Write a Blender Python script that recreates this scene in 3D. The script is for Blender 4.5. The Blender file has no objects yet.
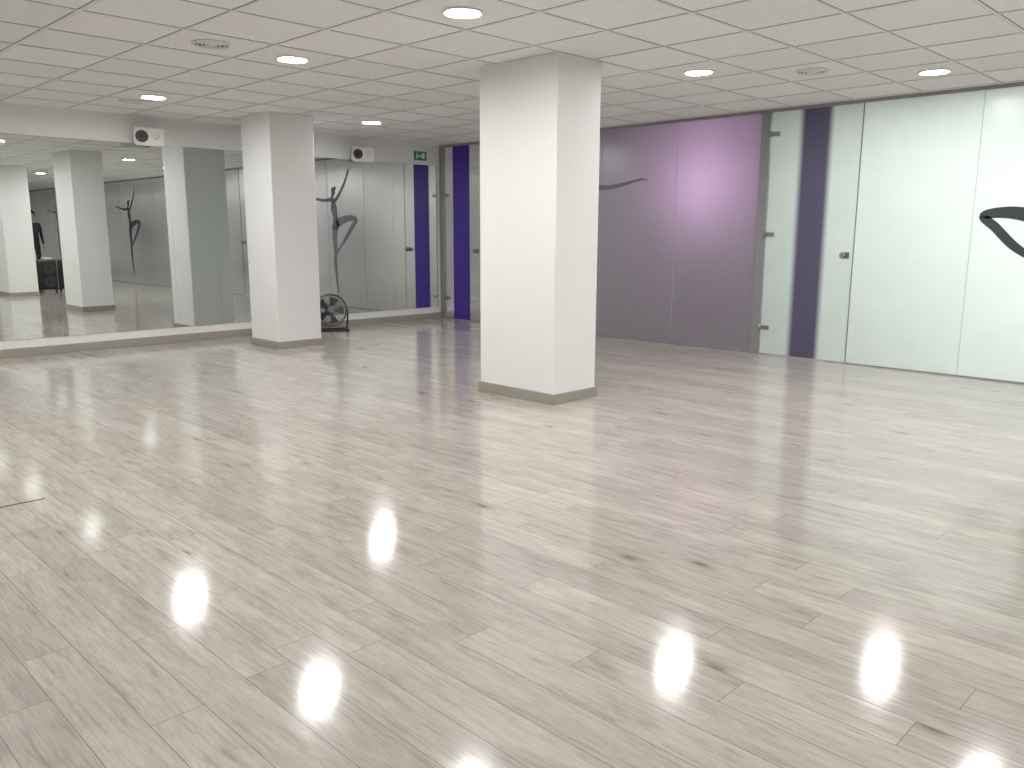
import bpy, bmesh, math, random
from mathutils import Vector, Matrix
random.seed(3)
col=bpy.context.scene.collection
H=2.438; XW=7.83; YM=9.217
XL=-2.6; YB=-10.0

# ---------------------------------------------------------------- materials
def newmat(name):
    m=bpy.data.materials.new(name); m.use_nodes=True
    nt=m.node_tree; nt.nodes.clear()
    out=nt.nodes.new('ShaderNodeOutputMaterial')
    return m,nt,out
def N(nt,t,**kw):
    n=nt.nodes.new(t)
    for k,v in kw.items():
        if k in n.inputs.keys(): n.inputs[k].default_value=v
        else: setattr(n,k,v)
    return n
def pbsdf(nt,out,color,rough,metal=0,**kw):
    b=nt.nodes.new('ShaderNodeBsdfPrincipled')
    b.inputs['Base Color'].default_value=(*color,1)
    b.inputs['Roughness'].default_value=rough
    b.inputs['Metallic'].default_value=metal
    for k,v in kw.items(): b.inputs[k].default_value=v
    nt.links.new(b.outputs[0],out.inputs[0]); return b
def simple(name,color,rough=.5,metal=0,noise=0,nscale=20,bump=0,**kw):
    m,nt,out=newmat(name); b=pbsdf(nt,out,color,rough,metal,**kw)
    tc=nt.nodes.new('ShaderNodeTexCoord')
    nz=N(nt,'ShaderNodeTexNoise',Scale=nscale,Detail=5.0); nt.links.new(tc.outputs['Object'],nz.inputs['Vector'])
    mx=nt.nodes.new('ShaderNodeMix'); mx.data_type='RGBA'
    k=max(noise,.03)
    mx.inputs[6].default_value=(*[c*(1-k) for c in color],1); mx.inputs[7].default_value=(*[min(1,c*(1+k)) for c in color],1)
    nt.links.new(nz.outputs['Fac'],mx.inputs[0]); nt.links.new(mx.outputs[2],b.inputs['Base Color'])
    if bump:
        bp=N(nt,'ShaderNodeBump',Strength=bump,Distance=.004); nt.links.new(nz.outputs['Fac'],bp.inputs['Height']); nt.links.new(bp.outputs[0],b.inputs['Normal'])
    return m
M_wall=simple('wall_paint',(.85,.855,.85),.6,noise=.03,nscale=60,bump=.35)
M_col=simple('column_plaster',(.87,.875,.875),.55,noise=.03,nscale=45,bump=.5)
M_base=simple('baseboard_greige',(.36,.335,.29),.45,noise=.05)
M_alu=simple('aluminium',(.32,.32,.34),.45,.5)
M_chrome=simple('brushed_steel',(.36,.36,.38),.3,.8)
M_black=simple('black_plastic',(.015,.015,.017),.4)
M_dark=simple('dark_grille',(.05,.05,.055),.5,.3)
M_greymetal=simple('grey_wire',(.16,.16,.165),.4,.5)
M_white=simple('white_plastic',(.72,.70,.66),.4)
M_ring=simple('lamp_ring_white',(.85,.85,.85),.4)
M_purplewall=simple('lilac_paint',(.46,.41,.49),.6)
M_darkwall=simple('grey_paint',(.32,.29,.33),.7)
M_dancer=simple('dancer_vinyl_dark',(.035,.045,.05),.5)
M_dancer2=simple('dancer_vinyl_grey',(.22,.23,.29),.6)
M_stripe=simple('indigo_vinyl',(.060,.020,.33),.35)
M_seam=simple('glass_edge',(.10,.13,.12),.3)
M_seaml=simple('glass_edge_light',(.50,.56,.54),.3)

def emis(name,color,s):
    m,nt,out=newmat(name); e=N(nt,'ShaderNodeEmission',Strength=s); e.inputs[0].default_value=(*color,1)
    nt.links.new(e.outputs[0],out.inputs[0]); return m
M_lamp=emis('lamp_emission',(1,.99,.96),240)
M_exit=simple('exit_green',(.02,.35,.12),.4)

def mirror_mat():
    m,nt,out=newmat('mirror_silver')
    g=N(nt,'ShaderNodeBsdfGlossy',Roughness=0.0); g.inputs[0].default_value=(.76,.80,.78,1)
    nt.links.new(g.outputs[0],out.inputs[0]); return m
M_mirror=mirror_mat()

def frosted(name,tcol,dcol,rough=.35,gl=.12,stripe=None):
    m,nt,out=newmat(name)
    tr=N(nt,'ShaderNodeBsdfTranslucent'); tr.inputs[0].default_value=(*tcol,1)
    df=N(nt,'ShaderNodeBsdfDiffuse'); df.inputs[0].default_value=(*dcol,1)
    ad=nt.nodes.new('ShaderNodeAddShader'); nt.links.new(tr.outputs[0],ad.inputs[0]); nt.links.new(df.outputs[0],ad.inputs[1])
    gs=N(nt,'ShaderNodeBsdfGlossy',Roughness=rough); gs.inputs[0].default_value=(.9,.9,.92,1)
    fr=N(nt,'ShaderNodeFresnel',IOR=1.45)
    mx=nt.nodes.new('ShaderNodeMixShader')
    nt.links.new(fr.outputs[0],mx.inputs[0]); nt.links.new(ad.outputs[0],mx.inputs[1]); nt.links.new(gs.outputs[0],mx.inputs[2])
    nt.links.new(mx.outputs[0],out.inputs[0])
    tc=nt.nodes.new('ShaderNodeTexCoord')
    nz=N(nt,'ShaderNodeTexNoise',Scale=3.0,Detail=3.0); nt.links.new(tc.outputs['Object'],nz.inputs['Vector'])
    fine=N(nt,'ShaderNodeTexNoise',Scale=260.0,Detail=2.0); nt.links.new(tc.outputs['Object'],fine.inputs['Vector'])
    bp=N(nt,'ShaderNodeBump',Strength=.08,Distance=.001); nt.links.new(fine.outputs['Fac'],bp.inputs['Height']); nt.links.new(bp.outputs[0],gs.inputs['Normal'])
    for node,c in ((tr,tcol),(df,dcol)):
        c2=nt.nodes.new('ShaderNodeMix'); c2.data_type='RGBA'
        c2.inputs[6].default_value=(*[v*.95 for v in c],1); c2.inputs[7].default_value=(*[min(1,v*1.05) for v in c],1)
        nt.links.new(nz.outputs['Fac'],c2.inputs[0]); last=c2.outputs[2]
        if stripe:
            y0,y1,sc,soft=stripe
            sp=nt.nodes.new('ShaderNodeSeparateXYZ'); nt.links.new(tc.outputs['Object'],sp.inputs[0])
            a=nt.nodes.new('ShaderNodeMapRange'); a.interpolation_type='SMOOTHSTEP'
            a.inputs[1].default_value=y0-soft;a.inputs[2].default_value=y0+soft
            nt.links.new(sp.outputs['Y'],a.inputs[0])
            b=nt.nodes.new('ShaderNodeMapRange'); b.interpolation_type='SMOOTHSTEP'
            b.inputs[1].default_value=y1-soft;b.inputs[2].default_value=y1+soft;b.inputs[3].default_value=1;b.inputs[4].default_value=0
            nt.links.new(sp.outputs['Y'],b.inputs[0])
            mu=nt.nodes.new('ShaderNodeMath'); mu.operation='MULTIPLY'
            nt.links.new(a.outputs[0],mu.inputs[0]); nt.links.new(b.outputs[0],mu.inputs[1])
            c3=nt.nodes.new('ShaderNodeMix'); c3.data_type='RGBA'; c3.inputs[7].default_value=(*sc,1)
            nt.links.new(mu.outputs[0],c3.inputs[0]); nt.links.new(last,c3.inputs[6]); last=c3.outputs[2]
        nt.links.new(last,node.inputs[0])
    return m
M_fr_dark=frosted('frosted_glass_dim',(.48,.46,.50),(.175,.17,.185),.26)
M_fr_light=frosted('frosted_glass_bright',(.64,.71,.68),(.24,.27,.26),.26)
M_fr_door=frosted('frosted_glass_stripe',(.58,.65,.62),(.23,.26,.25),.26,stripe=(3.535,3.83,(.060,.054,.092),.040))

def floor_mat():
    m,nt,out=newmat('laminate_planks')
    L=nt.links.new
    b=pbsdf(nt,out,(.5,.45,.4),.2)
    b.inputs['Specular IOR Level'].default_value=.55
    tc=nt.nodes.new('ShaderNodeTexCoord')
    mp=N(nt,'ShaderNodeMapping'); mp.inputs['Rotation'].default_value=(0,0,math.pi/2); L(tc.outputs['Object'],mp.inputs[0])
    RW=.14; BW=1.28
    s0=nt.nodes.new('ShaderNodeSeparateXYZ'); L(mp.outputs[0],s0.inputs[0])
    dv=N(nt,'ShaderNodeMath',operation='DIVIDE'); dv.inputs[1].default_value=RW; L(s0.outputs['Y'],dv.inputs[0])
    fl=N(nt,'ShaderNodeMath',operation='FLOOR'); L(dv.outputs[0],fl.inputs[0])
    wn=nt.nodes.new('ShaderNodeTexWhiteNoise'); wn.noise_dimensions='1D'; L(fl.outputs[0],wn.inputs['W'])
    ms=N(nt,'ShaderNodeMath',operation='MULTIPLY_ADD'); ms.inputs[1].default_value=BW; L(wn.outputs['Value'],ms.inputs[0]); L(s0.outputs['X'],ms.inputs[2])
    cb=nt.nodes.new('ShaderNodeCombineXYZ'); L(ms.outputs[0],cb.inputs[0]); L(s0.outputs['Y'],cb.inputs[1])
    br=nt.nodes.new('ShaderNodeTexBrick'); br.offset=0.0; br.offset_frequency=1
    br.inputs['Color1'].default_value=(0,0,0,1); br.inputs['Color2'].default_value=(1,1,1,1); br.inputs['Mortar'].default_value=(.5,.5,.5,1)
    br.inputs['Scale'].default_value=1; br.inputs['Mortar Size'].default_value=.0011; br.inputs['Mortar Smooth'].default_value=0
    br.inputs['Brick Width'].default_value=BW; br.inputs['Row Height'].default_value=RW
    L(cb.outputs[0],br.inputs['Vector'])
    sep=nt.nodes.new('ShaderNodeSeparateColor'); L(br.outputs['Color'],sep.inputs[0])
    off=nt.nodes.new('ShaderNodeCombineXYZ')
    m1=N(nt,'ShaderNodeMath',operation='MULTIPLY'); m1.inputs[1].default_value=37.0; L(sep.outputs[0],m1.inputs[0])
    L(m1.outputs[0],off.inputs[0]); L(m1.outputs[0],off.inputs[2])
    va=N(nt,'ShaderNodeVectorMath',operation='ADD'); L(cb.outputs[0],va.inputs[0]); L(off.outputs[0],va.inputs[1])
    def stretched(sx,sy):
        q=N(nt,'ShaderNodeMapping'); q.inputs['Scale'].default_value=(sx,sy,1); L(va.outputs[0],q.inputs[0]); return q
    g1=N(nt,'ShaderNodeTexNoise',Scale=1.0,Detail=9.0,Roughness=.70,Distortion=.4); L(stretched(4.5,55).outputs[0],g1.inputs['Vector'])
    g2=N(nt,'ShaderNodeTexNoise',Scale=1.0,Detail=5.0,Roughness=.6,Distortion=.9); L(stretched(2.6,10).outputs[0],g2.inputs['Vector'])
    g3=N(nt,'ShaderNodeTexNoise',Scale=1.0,Detail=4.0,Roughness=.7); L(stretched(10,240).outputs[0],g3.inputs['Vector'])
    def ramp(src,pts):
        r=nt.nodes.new('ShaderNodeValToRGB'); e=r.color_ramp.elements
        while len(e)<len(pts): e.new(.5)
        for el,(p,c) in zip(e,pts): el.position=p; el.color=(*c,1)
        L(src,r.inputs[0]); return r
    base=ramp(g2.outputs['Fac'],[(.28,(.365,.332,.302)),(.42,(.445,.407,.374)),(.60,(.495,.456,.42)),(.78,(.54,.50,.465))])
    grain=ramp(g1.outputs['Fac'],[(.32,(.68,.67,.66)),(.47,(.97,.97,.97)),(.68,(1.09,1.09,1.09))])
    def mul(a,c,f=1):
        x=nt.nodes.new('ShaderNodeMix'); x.data_type='RGBA'; x.blend_type='MULTIPLY'; x.inputs[0].default_value=f
        L(a,x.inputs[6]); L(c,x.inputs[7]); return x.outputs[2]
    c=mul(base.outputs[0],grain.outputs[0],.85)
    fg=ramp(g3.outputs['Fac'],[(.3,(.80,.80,.80)),(.6,(1.05,1.05,1.05))]); c=mul(c,fg.outputs[0],.9)
    pl=ramp(sep.outputs[0],[(0,(.88,.875,.87)),(.5,(.97,.965,.96)),(1,(1.06,1.055,1.045))]); c=mul(c,pl.outputs[0],.9)
    vo=nt.nodes.new('ShaderNodeTexVoronoi'); vo.inputs['Scale'].default_value=1.0
    L(stretched(1.7,4.2).outputs[0],vo.inputs['Vector'])
    kn=ramp(vo.outputs['Distance'],[(0,(.28,.24,.21)),(.035,(.42,.38,.35)),(.08,(.80,.78,.76)),(.16,(1,1,1))]); c=mul(c,kn.outputs[0],.85)
    mm=nt.nodes.new('ShaderNodeMix'); mm.data_type='RGBA'; L(br.outputs['Fac'],mm.inputs[0]); L(c,mm.inputs[6]); mm.inputs[7].default_value=(.21,.188,.168,1)
    L(mm.outputs[2],b.inputs['Base Color'])
    rr=N(nt,'ShaderNodeMapRange'); rr.inputs[3].default_value=.085; rr.inputs[4].default_value=.135; L(g1.outputs['Fac'],rr.inputs[0]); L(rr.outputs[0],b.inputs['Roughness'])
    bp=N(nt,'ShaderNodeBump',Strength=.08,Distance=.0008); L(g3.outputs['Fac'],bp.inputs['Height']); L(bp.outputs[0],b.inputs['Normal'])
    return m
M_floor=floor_mat()

def ceil_mat():
    m,nt,out=newmat('mineral_fibre_tile'); L=nt.links.new
    b=pbsdf(nt,out,(.62,.60,.57),.8)
    tc=nt.nodes.new('ShaderNodeTexCoord')
    nz=N(nt,'ShaderNodeTexNoise',Scale=120.0,Detail=4.0); L(tc.outputs['Object'],nz.inputs['Vector'])
    r=nt.nodes.new('ShaderNodeValToRGB'); r.color_ramp.elements[0].position=.33; r.color_ramp.elements[0].color=(.79,.80,.785,1); r.color_ramp.elements[1].position=.5; r.color_ramp.elements[1].color=(.92,.93,.915,1)
    L(nz.outputs['Fac'],r.inputs[0])
    sn=N(nt,'ShaderNodeVectorMath',operation='SNAP'); 
    mp=N(nt,'ShaderNodeMapping'); mp.inputs['Location'].default_value=(-(3.2495-.3),-(3.6165-.3),0); L(tc.outputs['Object'],mp.inputs[0])
    L(mp.outputs[0],sn.inputs[0]); sn.inputs[1].default_value=(.6,.6,10)
    wn=nt.nodes.new('ShaderNodeTexWhiteNoise'); L(sn.outputs[0],wn.inputs['Vector'])
    mr=N(nt,'ShaderNodeMapRange'); mr.inputs[3].default_value=.95; mr.inputs[4].default_value=1.03; L(wn.outputs['Value'],mr.inputs[0])
    vm=N(nt,'ShaderNodeVectorMath',operation='SCALE'); L(r.outputs[0],vm.inputs[0]); L(mr.outputs[0],vm.inputs['Scale'])
    L(vm.outputs[0],b.inputs['Base Color'])
    bp=N(nt,'ShaderNodeBump',Strength=.3,Distance=.002); L(nz.outputs['Fac'],bp.inputs['Height']); L(bp.outputs[0],b.inputs['Normal'])
    return m
M_ceil=ceil_mat()
M_tee=simple('ceiling_tee_bar',(.84,.835,.82),.5)
M_teeshadow=simple('painted_reveal_shade',(.24,.23,.22),.8)  # dark strip colour stands in for the shade along the tile edges

# ---------------------------------------------------------------- geometry helpers
def mkobj(name,bm,mats,parent=None,smooth=False,loc=None):
    me=bpy.data.meshes.new(name); bm.to_mesh(me); bm.free()
    for m in (mats if isinstance(mats,(list,tuple)) else [mats]): me.materials.append(m)
    if smooth:
        for p in me.polygons: p.use_smooth=True
    o=bpy.data.objects.new(name,me); col.objects.link(o)
    if parent: o.parent=parent
    if loc: o.location=loc
    return o
def empty(name,loc=(0,0,0),rotz=0):
    o=bpy.data.objects.new(name,None); o.empty_display_size=.1; col.objects.link(o); o.location=loc; o.rotation_euler=(0,0,rotz); return o
def bbox(bm,lo,hi,mi=0,bev=0):
    r=bmesh.ops.create_cube(bm,size=1)
    vs=r['verts']
    for v in vs:
        v.co=Vector([(lo[i]+hi[i])/2+v.co[i]*(hi[i]-lo[i]) for i in range(3)])
    fs=set(f for v in vs for f in v.link_faces)
    for f in fs: f.material_index=mi
    if bev:
        es=list(set(e for v in vs for e in v.link_edges))
        bmesh.ops.bevel(bm,geom=es,offset=bev,segments=2,affect='EDGES',profile=.5)
def box(name,lo,hi,mat,parent=None,bev=0):
    bm=bmesh.new(); bbox(bm,lo,hi,0,bev); return mkobj(name,bm,mat,parent)
def cyl(bm,p0,p1,r0,r1=None,seg=24,mi=0,caps=True):
    r1=r0 if r1 is None else r1
    p0=Vector(p0);p1=Vector(p1); d=p1-p0
    q=d.to_track_quat('Z','Y').to_matrix().to_4x4()
    r=bmesh.ops.create_cone(bm,cap_ends=caps,segments=seg,radius1=r0,radius2=r1,depth=d.length,matrix=Matrix.Translation((p0+p1)/2)@q)
    for f in set(f for v in r['verts'] for f in v.link_faces): f.material_index=mi; f.smooth=len(f.verts)==4
def torus(bm,c,axis,R,r,seg=40,ms=8,mi=0):
    q=Vector(axis).to_track_quat('Z','Y').to_matrix(); c=Vector(c)
    rows=[]
    for i in range(seg):
        a=2*math.pi*i/seg; row=[]
        for j in range(ms):
            b=2*math.pi*j/ms
            row.append(bm.verts.new(c+q@Vector(((R+r*math.cos(b))*math.cos(a),(R+r*math.cos(b))*math.sin(a),r*math.sin(b)))))
        rows.append(row)
    for i in range(seg):
        for j in range(ms):
            f=bm.faces.new((rows[i][j],rows[(i+1)%seg][j],rows[(i+1)%seg][(j+1)%ms],rows[i][(j+1)%ms])); f.material_index=mi; f.smooth=True

# ---------------------------------------------------------------- room shell
box('floor',(XL-.1,YB-.1,-.1),(10.6,YM+.15,0),M_floor)
box('ceiling',(XL-.1,YB-.1,H),(10.6,YM+.15,H+.1),M_ceil)
box('wall_north',(XL-.1,YM,0),(10.6,YM+.15,H),M_wall)
box('wall_west',(XL-.1,YB,0),(XL,YM,H),M_wall)
box('wall_south',(XL,YB-.1,0),(10.6,YB,H),M_wall)
box('wall_east',(10.4,YB,0),(10.5,4.17,H),M_wall)
box('wall_east_purple',(10.4,4.27,0),(10.5,YM,H),M_purplewall)
box('wall_corridor_divider',(XW+.06,4.17,0),(10.5,4.27,H),M_darkwall)

# ceiling grid of tee bars, each over a wider strip of painted shade
bm=bmesh.new()
gx=3.2495-.3; gy=3.6165-.3
i=math.ceil((XL-gx)/.6)
while gx+.6*i<XW:
    x=gx+.6*i; bbox(bm,(x-.0155,YB,H-.0010),(x+.0155,YM,H),1); bbox(bm,(x-.010,YB,H-.004),(x+.010,YM,H-.0010),0); i+=1
i=math.ceil((YB-gy)/.6)
while gy+.6*i<YM:
    y=gy+.6*i; bbox(bm,(XL,y-.0155,H-.0012),(XW,y+.0155,H-.0002),1); bbox(bm,(XL,y-.010,H-.0042),(XW,y+.010,H-.0012),0); i+=1
mkobj('ceiling_grid',bm,[M_tee,M_teeshadow])
bm=bmesh.new()
bbox(bm,(XL,YM-.025,H-.006),(XW,YM,H),0); bbox(bm,(XL,YB,H-.006),(XL+.025,YM,H),0)
mkobj('trim_ceiling_angle',bm,M_tee)

# baseboards
def bb(name,lo,hi): box(name,lo,hi,M_base,bev=.004)
bb('baseboard_north',(XL,YM-.014,0),(XW-.03,YM,.085))
bb('baseboard_west',(XL,YB,0),(XL+.014,YM-.014,.085))
bb('baseboard_south',(XL+.014,YB,0),(XW-.03,YB+.014,.085))
bm=bmesh.new(); bbox(bm,(XL,4.155,0),(1.08,4.163,.002),0); mkobj('trim_floor_joint',bm,M_dark)

# ---------------------------------------------------------------- columns
def column(x0,y0,x1,y1):
    e=empty('square_column',((x0+x1)/2,(y0+y1)/2,0))
    cx,cy=(x0+x1)/2,(y0+y1)/2; a,b=(x1-x0)/2,(y1-y0)/2
    t=.012
    bm=bmesh.new(); bbox(bm,(-a+t,-b+t,0),(a-t,b-t,H),0,.008); mkobj('shaft',bm,M_col,e)
    bm=bmesh.new(); bbox(bm,(-a,-b,0),(a,b,.078),0,.003); mkobj('plinth',bm,M_base,e)
column(4.36,3.895,4.853,4.70)
column(4.42,7.88,4.965,8.50)
column(4.40,-.22,4.92,.60)
column(4.40,-4.6,4.92,-3.9)

# ---------------------------------------------------------------- mirrors
edges=[-2.5,-1.5,-.5,.5,1.5,2.72,3.93,4.45,5.3,6.15,6.98,7.76]
e=empty('wall_mirror',(0,YM,0))
for k in range(len(edges)-1):
    a,b=edges[k],edges[k+1]
    bm=bmesh.new(); bbox(bm,(a+.0015,-.006,.168),(b-.0015,0,2.155),0); mkobj('panel_%d'%(k+1),bm,M_mirror,e)

# ---------------------------------------------------------------- glass wall
def pane(name,y0,y1,z0,z1,mat,parent=None,x=XW):
    bm=bmesh.new()
    vs=[bm.verts.new(p) for p in ((x,y0,z0),(x,y1,z0),(x,y1,z1),(x,y0,z1))]
    bm.faces.new(vs); return mkobj(name,bm,mat,parent)
ZB,ZT=.012,H-.03
def seam(y,mat,parent,w=.004): box('seam',(XW-.004,y-w,ZB),(XW+.004,y+w,ZT),mat,parent)
dimw=empty('frosted_glass_partition')
for k,(a,b) in enumerate([(7.325,8.37),(6.285,7.325),(5.24,6.285),(4.25,5.24)]):
    pane('pane_%d'%(k+1),a,b,ZB,ZT,M_fr_dark,dimw)
for y in (8.37,7.325,6.285,5.24): seam(y,M_seaml,dimw,.0018)
box('bottom_channel',(XW-.012,4.25,0),(XW+.012,8.37,ZB),M_alu,dimw)
box('post',(XW-.014,4.15,0),(XW+.03,4.25,H),M_alu,dimw,.002)
box('top_rail',(XW-.02,4.25,ZT),(XW+.02,YM,H),M_chrome,dimw)
br=empty('frosted_glass_partition')
ys=[3.235,2.245,1.21,.175,-.86,-1.895,-2.93,-3.965,-5.0]
for k in range(len(ys)-1): pane('pane_%d'%(k+1),ys[k+1],ys[k],ZB,ZT,M_fr_light,br)
for y in ys: seam(y,M_seaml,br,.0018)
box('bottom_channel',(XW-.012,-5,0),(XW+.012,3.235,ZB),M_alu,br)
box('top_rail',(XW-.02,-5,ZT),(XW+.02,4.15,H),M_chrome,br)
far=empty('frosted_glass_partition')
ys=[-5,-6,-7,-8,-9,-9.99]
for k in range(len(ys)-1): pane('pane_%d'%(k+1),ys[k+1],ys[k],ZB,ZT,M_fr_dark,far)
box('bottom_channel',(XW-.012,-9.99,0),(XW+.012,-5,ZB),M_alu,far)
box('top_rail',(XW-.02,-9.99,ZT),(XW+.02,-5,H),M_chrome,far)
bm=bmesh.new(); bbox(bm,(XW-.005,-5.75,ZB),(XW-.002,-5.4,ZT)); mkobj('stripe',bm,M_stripe,far)

def knob(parent,y,z):
    bm=bmesh.new()
    cyl(bm,(XW-.006,y,z),(XW-.03,y,z),.012,mi=0); cyl(bm,(XW-.03,y,z),(XW-.055,y,z),.024,.030,mi=0); cyl(bm,(XW-.055,y,z),(XW-.06,y,z),.030,.022)
    mkobj('knob',bm,M_chrome,parent)
    bm=bmesh.new(); bbox(bm,(XW-.012,y-.045,z-.03),(XW-.001,y+.03,z+.03),0,.003); mkobj('lock_plate',bm,M_chrome,parent)
def hinge(parent,y,z,s=1):
    bm=bmesh.new(); bbox(bm,(XW-.016,y-.05,z-.022),(XW-.001,y+.05,z+.022),0,.003)
    cyl(bm,(XW-.022,y+.045*s,z-.03),(XW-.022,y+.045*s,z+.03),.011)
    mkobj('hinge',bm,M_chrome,parent)
# door with indigo stripe (far corner)
d1=empty('door_1')
pane('glass_leaf',8.38,9.14,ZB,ZT,M_fr_dark,d1)
bm=bmesh.new(); bbox(bm,(XW-.005,8.605,ZB),(XW-.002,8.94,ZT)); mkobj('stripe',bm,M_stripe,d1)
box('frame_post',(XW-.03,9.14,0),(XW+.03,YM-.015,H-.03),M_alu,d1)
knob(d1,8.46,.98); hinge(d1,9.09,1.75); hinge(d1,9.09,.3)
# door with soft stripe
d2=empty('door_2')
pane('glass_leaf',3.245,4.14,ZB,ZT,M_fr_door,d2)
seam(3.242,M_seam,d2,.002)
knob(d2,3.32,1.03); hinge(d2,4.10,1.22); hinge(d2,4.10,.28); hinge(d2,4.10,2.2)

# ---------------------------------------------------------------- dancer silhouettes
def catmull(pts,n=8):
    P=[pts[0]]+list(pts)+[pts[-1]]; out=[]
    for i in range(1,len(P)-2):
        for k in range(n):
            t=k/n
            out.append(tuple(.5*((2*P[i][j])+(-P[i-1][j]+P[i+1][j])*t+(2*P[i-1][j]-5*P[i][j]+4*P[i+1][j]-P[i+2][j])*t*t+(-P[i-1][j]+3*P[i][j]-3*P[i+1][j]+P[i+2][j])*t**3) for j in range(3)))
    out.append(tuple(pts[-1])); return out
def limb(bm,pts,x):
    c=catmull(pts)
    L=[];R=[]
    for i,(s,z,w) in enumerate(c):
        a=c[max(i-1,0)];b=c[min(i+1,len(c)-1)]
        d=Vector((b[0]-a[0],b[1]-a[1])).normalized(); n=Vector((-d.y,d.x))
        L.append(bm.verts.new((x,s+n.x*w,z+n.y*w))); R.append(bm.verts.new((x,s-n.x*w,z-n.y*w)))
    for i in range(len(c)-1):
        bm.faces.new((L[i],L[i+1],R[i+1],R[i]))
    for (s,z,w) in (c[0],c[-1]):
        disc(bm,s,z,w,w,x)
def disc(bm,s,z,a,b,x,rot=0):
    vs=[]
    for i in range(20):
        t=2*math.pi*i/20; u,v=a*math.cos(t),b*math.sin(t)
        vs.append(bm.verts.new((x,s+u*math.cos(rot)-v*math.sin(rot),z+u*math.sin(rot)+v*math.cos(rot))))
    bm.faces.new(vs)
def dancer(y,mat,up=1.0,dz=0):
    o=empty('dancer_silhouette_decal',(XW-.004,y,0))
    bm=bmesh.new(); k=[0]
    def l(*pts): k[0]+=1; limb(bm,pts,-.0002*k[0])
    l((-.07,1.80,.028),(-.055,1.72,.05),(-.03,1.62,.085),(.0,1.5,.06),(.02,1.40,.075),(.02,1.32,.07))        # torso
    l((-.02,1.74,.03),(-.10,1.765,.034),(-.30,1.755,.026),(-.48,1.775,.022),(-.70,1.815,.014),(-.80,1.83,.013),(-.88,1.82,.005)) # arm
    l(*[(a*up,b,c) for a,b,c in [(.0,1.74,.03),(.09,1.80,.03),(.22,1.93,.026),(.30,2.02,.022),(.38,2.14,.016),(.40,2.19,.014),(.44,2.24,.005)]]) # raised arm
    l((-.01,1.34,.07),(-.03,1.15,.062),(-.02,.90,.045),(-.035,.75,.046),(-.01,.50,.028),(.0,.38,.022),(.015,.28,.02),(.02,.18,.007)) # standing leg
    l((.04,1.36,.072),(.20,1.42+dz,.062),(.42,1.455+dz,.048),(.60,1.43+dz,.036),(.50,1.33+dz,.038),(.35,1.18+dz,.036),(.15,1.00,.022),(.06,.93,.02),(-.01,.86,.006)) # bent leg
    k[0]+=1; disc(bm,-.035,1.895,.052,.07,-.0002*k[0],.2)
    k[0]+=1; disc(bm,.02,1.945,.03,.03,-.0002*k[0])
    l((-.06,1.84,.025),(-.06,1.77,.03),(-.05,1.72,.03))
    mkobj('figure',bm,mat,o)
dancer(6.50,M_dancer2); dancer(1.56,M_dancer,.3,-.045); dancer(-2.3,M_dancer); dancer(-7.6,M_dancer2)

# ---------------------------------------------------------------- downlights
def downlight(x,y):
    e=empty('recessed_downlight',(x,y,H))
    bm=bmesh.new(); cyl(bm,(0,0,-.006),(0,0,-.004),.098,seg=40); mkobj('diffuser',bm,M_lamp,e)
    bm=bmesh.new(); torus(bm,(0,0,-.005),(0,0,1),.106,.009,seg=40); mkobj('trim_ring',bm,M_ring,e)
    return e
x0,y0=3.2495,3.6165
for (i,j) in [(0,0),(0,3),(0,7),(4,7),(4,0),(4,-4),(0,-4),(-4,-4),(-4,0),(-4,3),(-4,7),(0,-8),(4,-8),(0,-13),(4,-13),(0,-18),(4,-18)]:
    downlight(x0+.6*i,y0+.6*j)
downlight(6.86,2.33)

# vents
def vent(x,y,R=.11):
    e=empty('round_ceiling_vent',(x,y,H))
    bm=bmesh.new()
    cyl(bm,(0,0,-.006),(0,0,-.0045),R,seg=40,mi=1)
    torus(bm,(0,0,-.008),(0,0,1),R,.010,mi=0)
    for r in (.035,.06,.085): torus(bm,(0,0,-.014),(0,0,1),r*R/.11,.0045*R/.11,mi=0)
    cyl(bm,(0,0,-.02),(0,0,-.008),.02,.028,mi=0)
    mkobj('louvre',bm,[M_tee,M_dark],e)
vent(2.63,5.37); vent(6.20,2.98); vent(3.2,8.22,.09); vent(1.0,1.8)

# ---------------------------------------------------------------- wall speakers
def wspeaker(x,z,rot):
    e=empty('wall_speaker',(x,YM-.16,z),rot)
    bm=bmesh.new()
    r=bmesh.ops.create_cube(bm,size=1)
    for v in r['verts']:
        k=1 if v.co.y<0 else .72
        v.co=Vector((v.co.x*.30*k,v.co.y*.17,v.co.z*.19*(1 if v.co.y<0 else .85)))
    bmesh.ops.bevel(bm,geom=bm.edges[:],offset=.014,segments=3,affect='EDGES')
    mkobj('cabinet',bm,M_white,e)
    bm=bmesh.new()
    torus(bm,(-.07,-.087,0),(0,1,0),.056,.006,mi=1)
    cyl(bm,(-.07,-.085,0),(-.07,-.088,0),.054,mi=0); cyl(bm,(-.07,-.088,0),(-.07,-.096,0),.022,.010,mi=1)
    mkobj('drivers',bm,[M_dark,M_black],e)
    bm=bmesh.new()
    torus(bm,(.07,-.087,0),(0,1,0),.026,.003,mi=0); cyl(bm,(.07,-.085,0),(.07,-.089,0),.024,.018,mi=0)
    mkobj('tweeter',bm,[M_white],e)
    bm=bmesh.new()
    bbox(bm,(-.02,.08,-.02),(.02,.125,.02),0); bbox(bm,(-.04,.118,-.06),(.04,.13,.06),0,.003)
    cyl(bm,(0,.09,-.03),(0,.09,.03),.014)
    mkobj('bracket',bm,M_dark,e)
wspeaker(3.68,2.21,math.radians(-18)); wspeaker(6.375,2.21,math.radians(-18))

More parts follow.
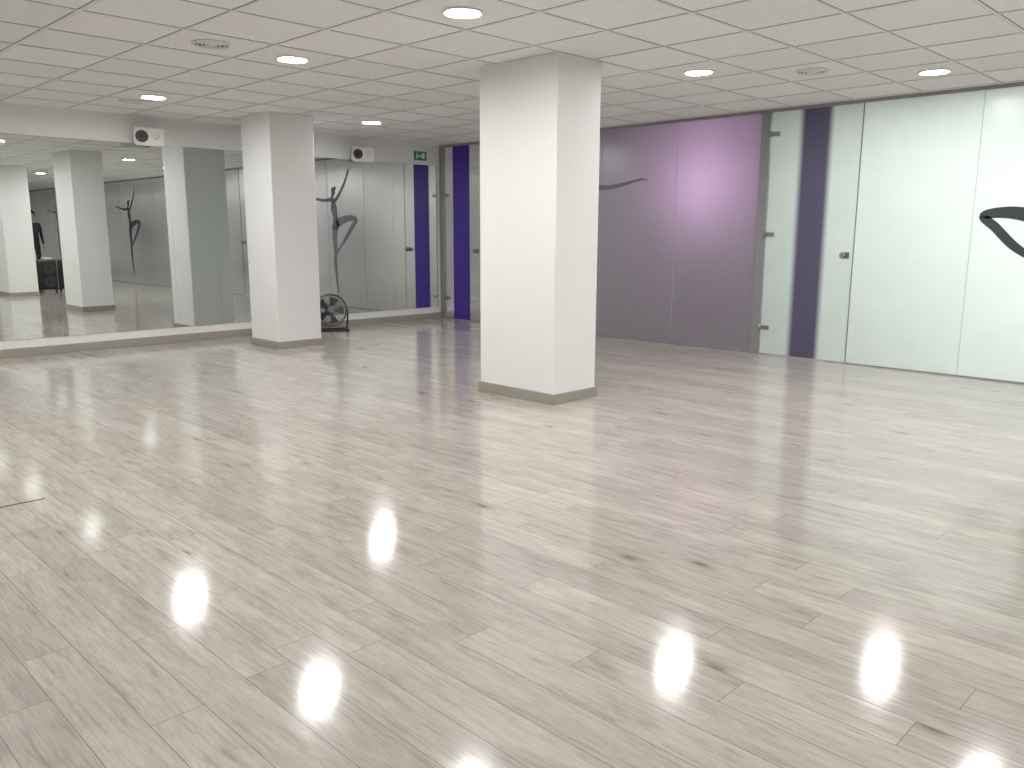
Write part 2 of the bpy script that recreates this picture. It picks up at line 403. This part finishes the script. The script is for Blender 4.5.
# exit sign
e=empty('emergency_exit_sign',(7.465,YM-.002,2.275))
box('plate',(-.11,-.012,-.06),(.11,0,.06),M_exit,e,.002)
bm=bmesh.new()
bbox(bm,(.02,-.0145,-.035),(.07,-.0125,.04)); bbox(bm,(-.035,-.0145,-.012),(.005,-.0125,.008))
bbox(bm,(-.075,-.0145,-.02),(-.05,-.0125,.015)); bbox(bm,(-.08,-.0145,-.04),(-.068,-.0125,-.018)); bbox(bm,(-.055,-.0145,-.04),(-.043,-.0125,-.018))
cyl(bm,(-.062,-.0125,.026),(-.062,-.0145,.026),.009)
mkobj('pictogram',bm,M_ring,e)

# ---------------------------------------------------------------- floor fan
def fan(x,y,rot):
    e=empty('floor_fan',(x,y,0),rot)
    c=Vector((0,0,.26)); ax=Vector((0,-1,.18)).normalized()
    bm=bmesh.new()
    q=ax.to_track_quat('Z','Y').to_matrix()
    R=.20
    for d in (-.05,.05):
        torus(bm,c+ax*d,ax,R,.006,seg=48)
    torus(bm,c,ax,R+.003,.008,seg=48)
    for sgn in (1,-1):
        for r,d in ((.175,.075),(.135,.088),(.095,.095),(.055,.098)):
            torus(bm,c+ax*d*sgn,ax,r,.0025,seg=40,ms=5)
        for k in range(28):
            a=2*math.pi*k/28
            pr=None
            for r,d in ((.04,.098),(.12,.092),(.17,.072),(R,.05)):
                p=c+q@Vector((r*math.cos(a),r*math.sin(a),d*sgn))
                if pr is not None: cyl(bm,pr,p,.0016,seg=5,caps=False)
                pr=p
    cyl(bm,c+ax*.09,c+ax*.104,.045,.04)
    mkobj('grille',bm,M_greymetal,e)
    bm=bmesh.new()
    for k in range(5):
        a=2*math.pi*k/5
        vs=[]
        for r,da,d in ((.04,-.35,.02),(.17,-.38,.03),(.175,.28,-.025),(.04,.35,-.02)):
            vs.append(bm.verts.new(c+q@Vector((r*math.cos(a+da),r*math.sin(a+da),d))))
        bm.faces.new(vs)
    cyl(bm,c-ax*.04,c+ax*.04,.045)
    cyl(bm,c-ax*.17,c-ax*.06,.05,.06)
    mkobj('blades_and_motor',bm,M_dark,e)
    bm=bmesh.new()
    for s in (-1,1):
        cyl(bm,(s*.22,0,.26),(s*.20,0,.02),.011); cyl(bm,(s*.22,0,.26),(s*.19,0,.26),.016)
        cyl(bm,(s*.20,-.13,.012),(s*.20,.13,.012),.012)
    cyl(bm,(-.20,.11,.012),(.20,.11,.012),.010); cyl(bm,(-.20,-.11,.012),(.20,-.11,.012),.010)
    mkobj('stand',bm,M_black,e)
fan(5.76,8.95,math.radians(-25))

# ---------------------------------------------------------------- PA speaker on floor
e=empty('portable_pa_speaker',(5.36,-.41,0),math.radians(180))
bm=bmesh.new(); bbox(bm,(-.27,-.2,.05),(.27,.2,.66),0,.02); mkobj('cabinet',bm,M_black,e)
bm=bmesh.new()
for z in (.22,.48):
    torus(bm,(0,-.203,z),(0,1,0),.11,.008,mi=0); cyl(bm,(0,-.2,z),(0,-.204,z),.105,mi=0); cyl(bm,(0,-.204,z),(0,-.22,z),.04,.02,mi=1)
bbox(bm,(-.2,-.206,.595),(.2,-.2,.635),0)
mkobj('drivers',bm,[M_dark,M_black],e)
bm=bmesh.new()
for sx in (-.2,.2):
    for sy in (-.15,.15): cyl(bm,(sx-.015,sy,.025),(sx+.015,sy,.025),.025)
    bbox(bm,(sx-.012,-.16,.03),(sx+.012,.16,.052))
mkobj('casters',bm,M_dark,e)
bm=bmesh.new(); bbox(bm,(-.10,-.1,.66),(.06,.1,.70),0,.008); mkobj('player',bm,M_white,e)

# ---------------------------------------------------------------- standing person seen only in the mirror
e=empty('standing_person',(6.4,-4.9,0),math.radians(180))
def skin(name,verts,edges,radii,mat):
    me=bpy.data.meshes.new(name); me.from_pydata(verts,edges,[]); o=bpy.data.objects.new(name,me); col.objects.link(o); o.parent=e
    me.materials.append(mat)
    md=o.modifiers.new('skin','SKIN'); md.use_smooth_shade=True
    for i,r in enumerate(radii):
        me.skin_vertices[0].data[i].radius=(r,r*.8)
    me.skin_vertices[0].data[0].use_root=True
    s=o.modifiers.new('sub','SUBSURF'); s.levels=2; s.render_levels=2
    return o
M_cloth=simple('dark_clothes',(.02,.02,.03),.8); M_skin=simple('skin',(.55,.33,.24),.5); M_hair=simple('dark_hair',(.02,.012,.01),.6)
V=[(0,0,.95),(0,0,1.12),(0,0,1.32),(0,0,1.44),(-.17,0,1.40),(-.21,.02,1.13),(-.22,-.05,.90),(.17,0,1.40),(.21,.02,1.13),(.22,-.05,.90),(-.09,0,.88),(-.10,-.02,.50),(-.10,0,.10),(-.11,-.15,.045),(.09,0,.88),(.10,-.02,.50),(.10,0,.10),(.11,-.15,.045)]
E=[(0,1),(1,2),(2,3),(2,4),(4,5),(5,6),(2,7),(7,8),(8,9),(0,10),(10,11),(11,12),(12,13),(0,14),(14,15),(15,16),(16,17)]
skin('body',V,E,[.15,.13,.15,.06,.06,.045,.032,.06,.045,.032,.09,.065,.045,.035,.09,.065,.045,.035],M_cloth)
skin('head',[(0,0,1.44),(0,-.005,1.53),(0,-.01,1.62),(0,0,1.69)],[(0,1),(1,2),(2,3)],[.05,.06,.085,.07],M_skin)
bm=bmesh.new()
for s in (-1,1):
    bmesh.ops.create_uvsphere(bm,u_segments=10,v_segments=8,radius=.011,matrix=Matrix.Translation((s*.03,-.082,1.605)))
bbox(bm,(-.022,-.088,1.553),(.022,-.07,1.560))
mkobj('eyes_and_mouth',bm,M_hair,e)
bm=bmesh.new(); cyl(bm,(0,-.085,1.575),(0,-.075,1.605),.014,.006,seg=10)
for s in (-1,1): bmesh.ops.create_uvsphere(bm,u_segments=10,v_segments=8,radius=.02,matrix=Matrix.Translation((s*.085,0,1.595))@Matrix.Diagonal((.4,.8,1.4,1)))
mkobj('nose_and_ears',bm,M_skin,e,True)
bm=bmesh.new(); bmesh.ops.create_uvsphere(bm,u_segments=20,v_segments=12,radius=.105,matrix=Matrix.Translation((0,.02,1.66))@Matrix.Diagonal((.9,1,1.05,1)))
bmesh.ops.delete(bm,geom=[v for v in bm.verts if v.co.y<-.04 and v.co.z<1.68],context='VERTS'); mkobj('hair',bm,M_hair,e,True)
for s in (-1,1):
    vs=[(s*.22,-.05,.89),(s*.222,-.06,.83)]; ed=[(0,1)]
    rd=[.028,.03]
    for k,(dy,ln) in enumerate(((-.028,.07),(-.01,.085),(.01,.08),(.027,.06))):
        b=len(vs); vs+= [(s*.222,-.06+dy,.80),(s*.22,-.065+dy,.80-ln*.5),(s*.214,-.068+dy,.80-ln)]; ed+=[(1,b),(b,b+1),(b+1,b+2)]; rd+=[.010,.009,.008]
    b=len(vs); vs+=[(s*.21,-.10,.83),(s*.205,-.115,.79)]; ed+=[(0,b),(b,b+1)]; rd+=[.011,.009]
    skin('hand_%s'%('l' if s<0 else 'r'),vs,ed,rd,M_skin)

# ---------------------------------------------------------------- lights
def area(name,loc,size,energy,color=(1,1,1),rot=(0,0,0),shape='DISK',sy=None):
    l=bpy.data.lights.new(name,'AREA'); l.shape=shape; l.size=size; l.energy=energy; l.color=color
    if sy: l.size_y=sy
    o=bpy.data.objects.new(name,l); col.objects.link(o); o.location=loc; o.rotation_euler=rot; return o
for y,p in ((3.4,11),(2.0,11),(.5,28),(-1.0,22),(-2.8,20),(-4.6,16)):
    area('corridor_lamp',(9.0,y,H-.02),.25,p,(.98,1,.985))
area('corridor_pane_fill',(9.2,1.3,1.0),.3,4,(1,1,1),(0,math.radians(90),0))  # unseen fill light, added low behind the glass to brighten the panes
area('corridor_lamp',(9.2,8.2,H-.02),.2,2.2,(.95,.95,1))
area('corridor_lamp',(9.3,6.2,H-.02),.2,4,(1,.93,1))
area('purple_lamp',(8.55,4.92,1.75),.25,5,(1,.62,1),(0,math.radians(90),0))
area('corridor_lamp',(9.0,-7.5,H-.02),.2,7,(.85,.75,1))

w=bpy.data.worlds.new('world'); bpy.context.scene.world=w; w.use_nodes=True
w.node_tree.nodes['Background'].inputs[0].default_value=(.5,.5,.5,1); w.node_tree.nodes['Background'].inputs[1].default_value=.05

# ---------------------------------------------------------------- camera
cam=bpy.data.cameras.new('camera'); cam.sensor_width=36; cam.lens=821.8/1024*36; cam.clip_start=.05
o=bpy.data.objects.new('camera',cam); col.objects.link(o)
yaw,p,roll=.7812,.1824,-.003
o.matrix_world=Matrix.Translation((0,0,1.2351))@Matrix.Rotation(yaw-math.pi/2,4,'Z')@Matrix.Rotation(math.pi/2-p,4,'X')@Matrix.Rotation(-roll,4,'Z')
bpy.context.scene.camera=o
bpy.context.scene.view_settings.view_transform='Standard'
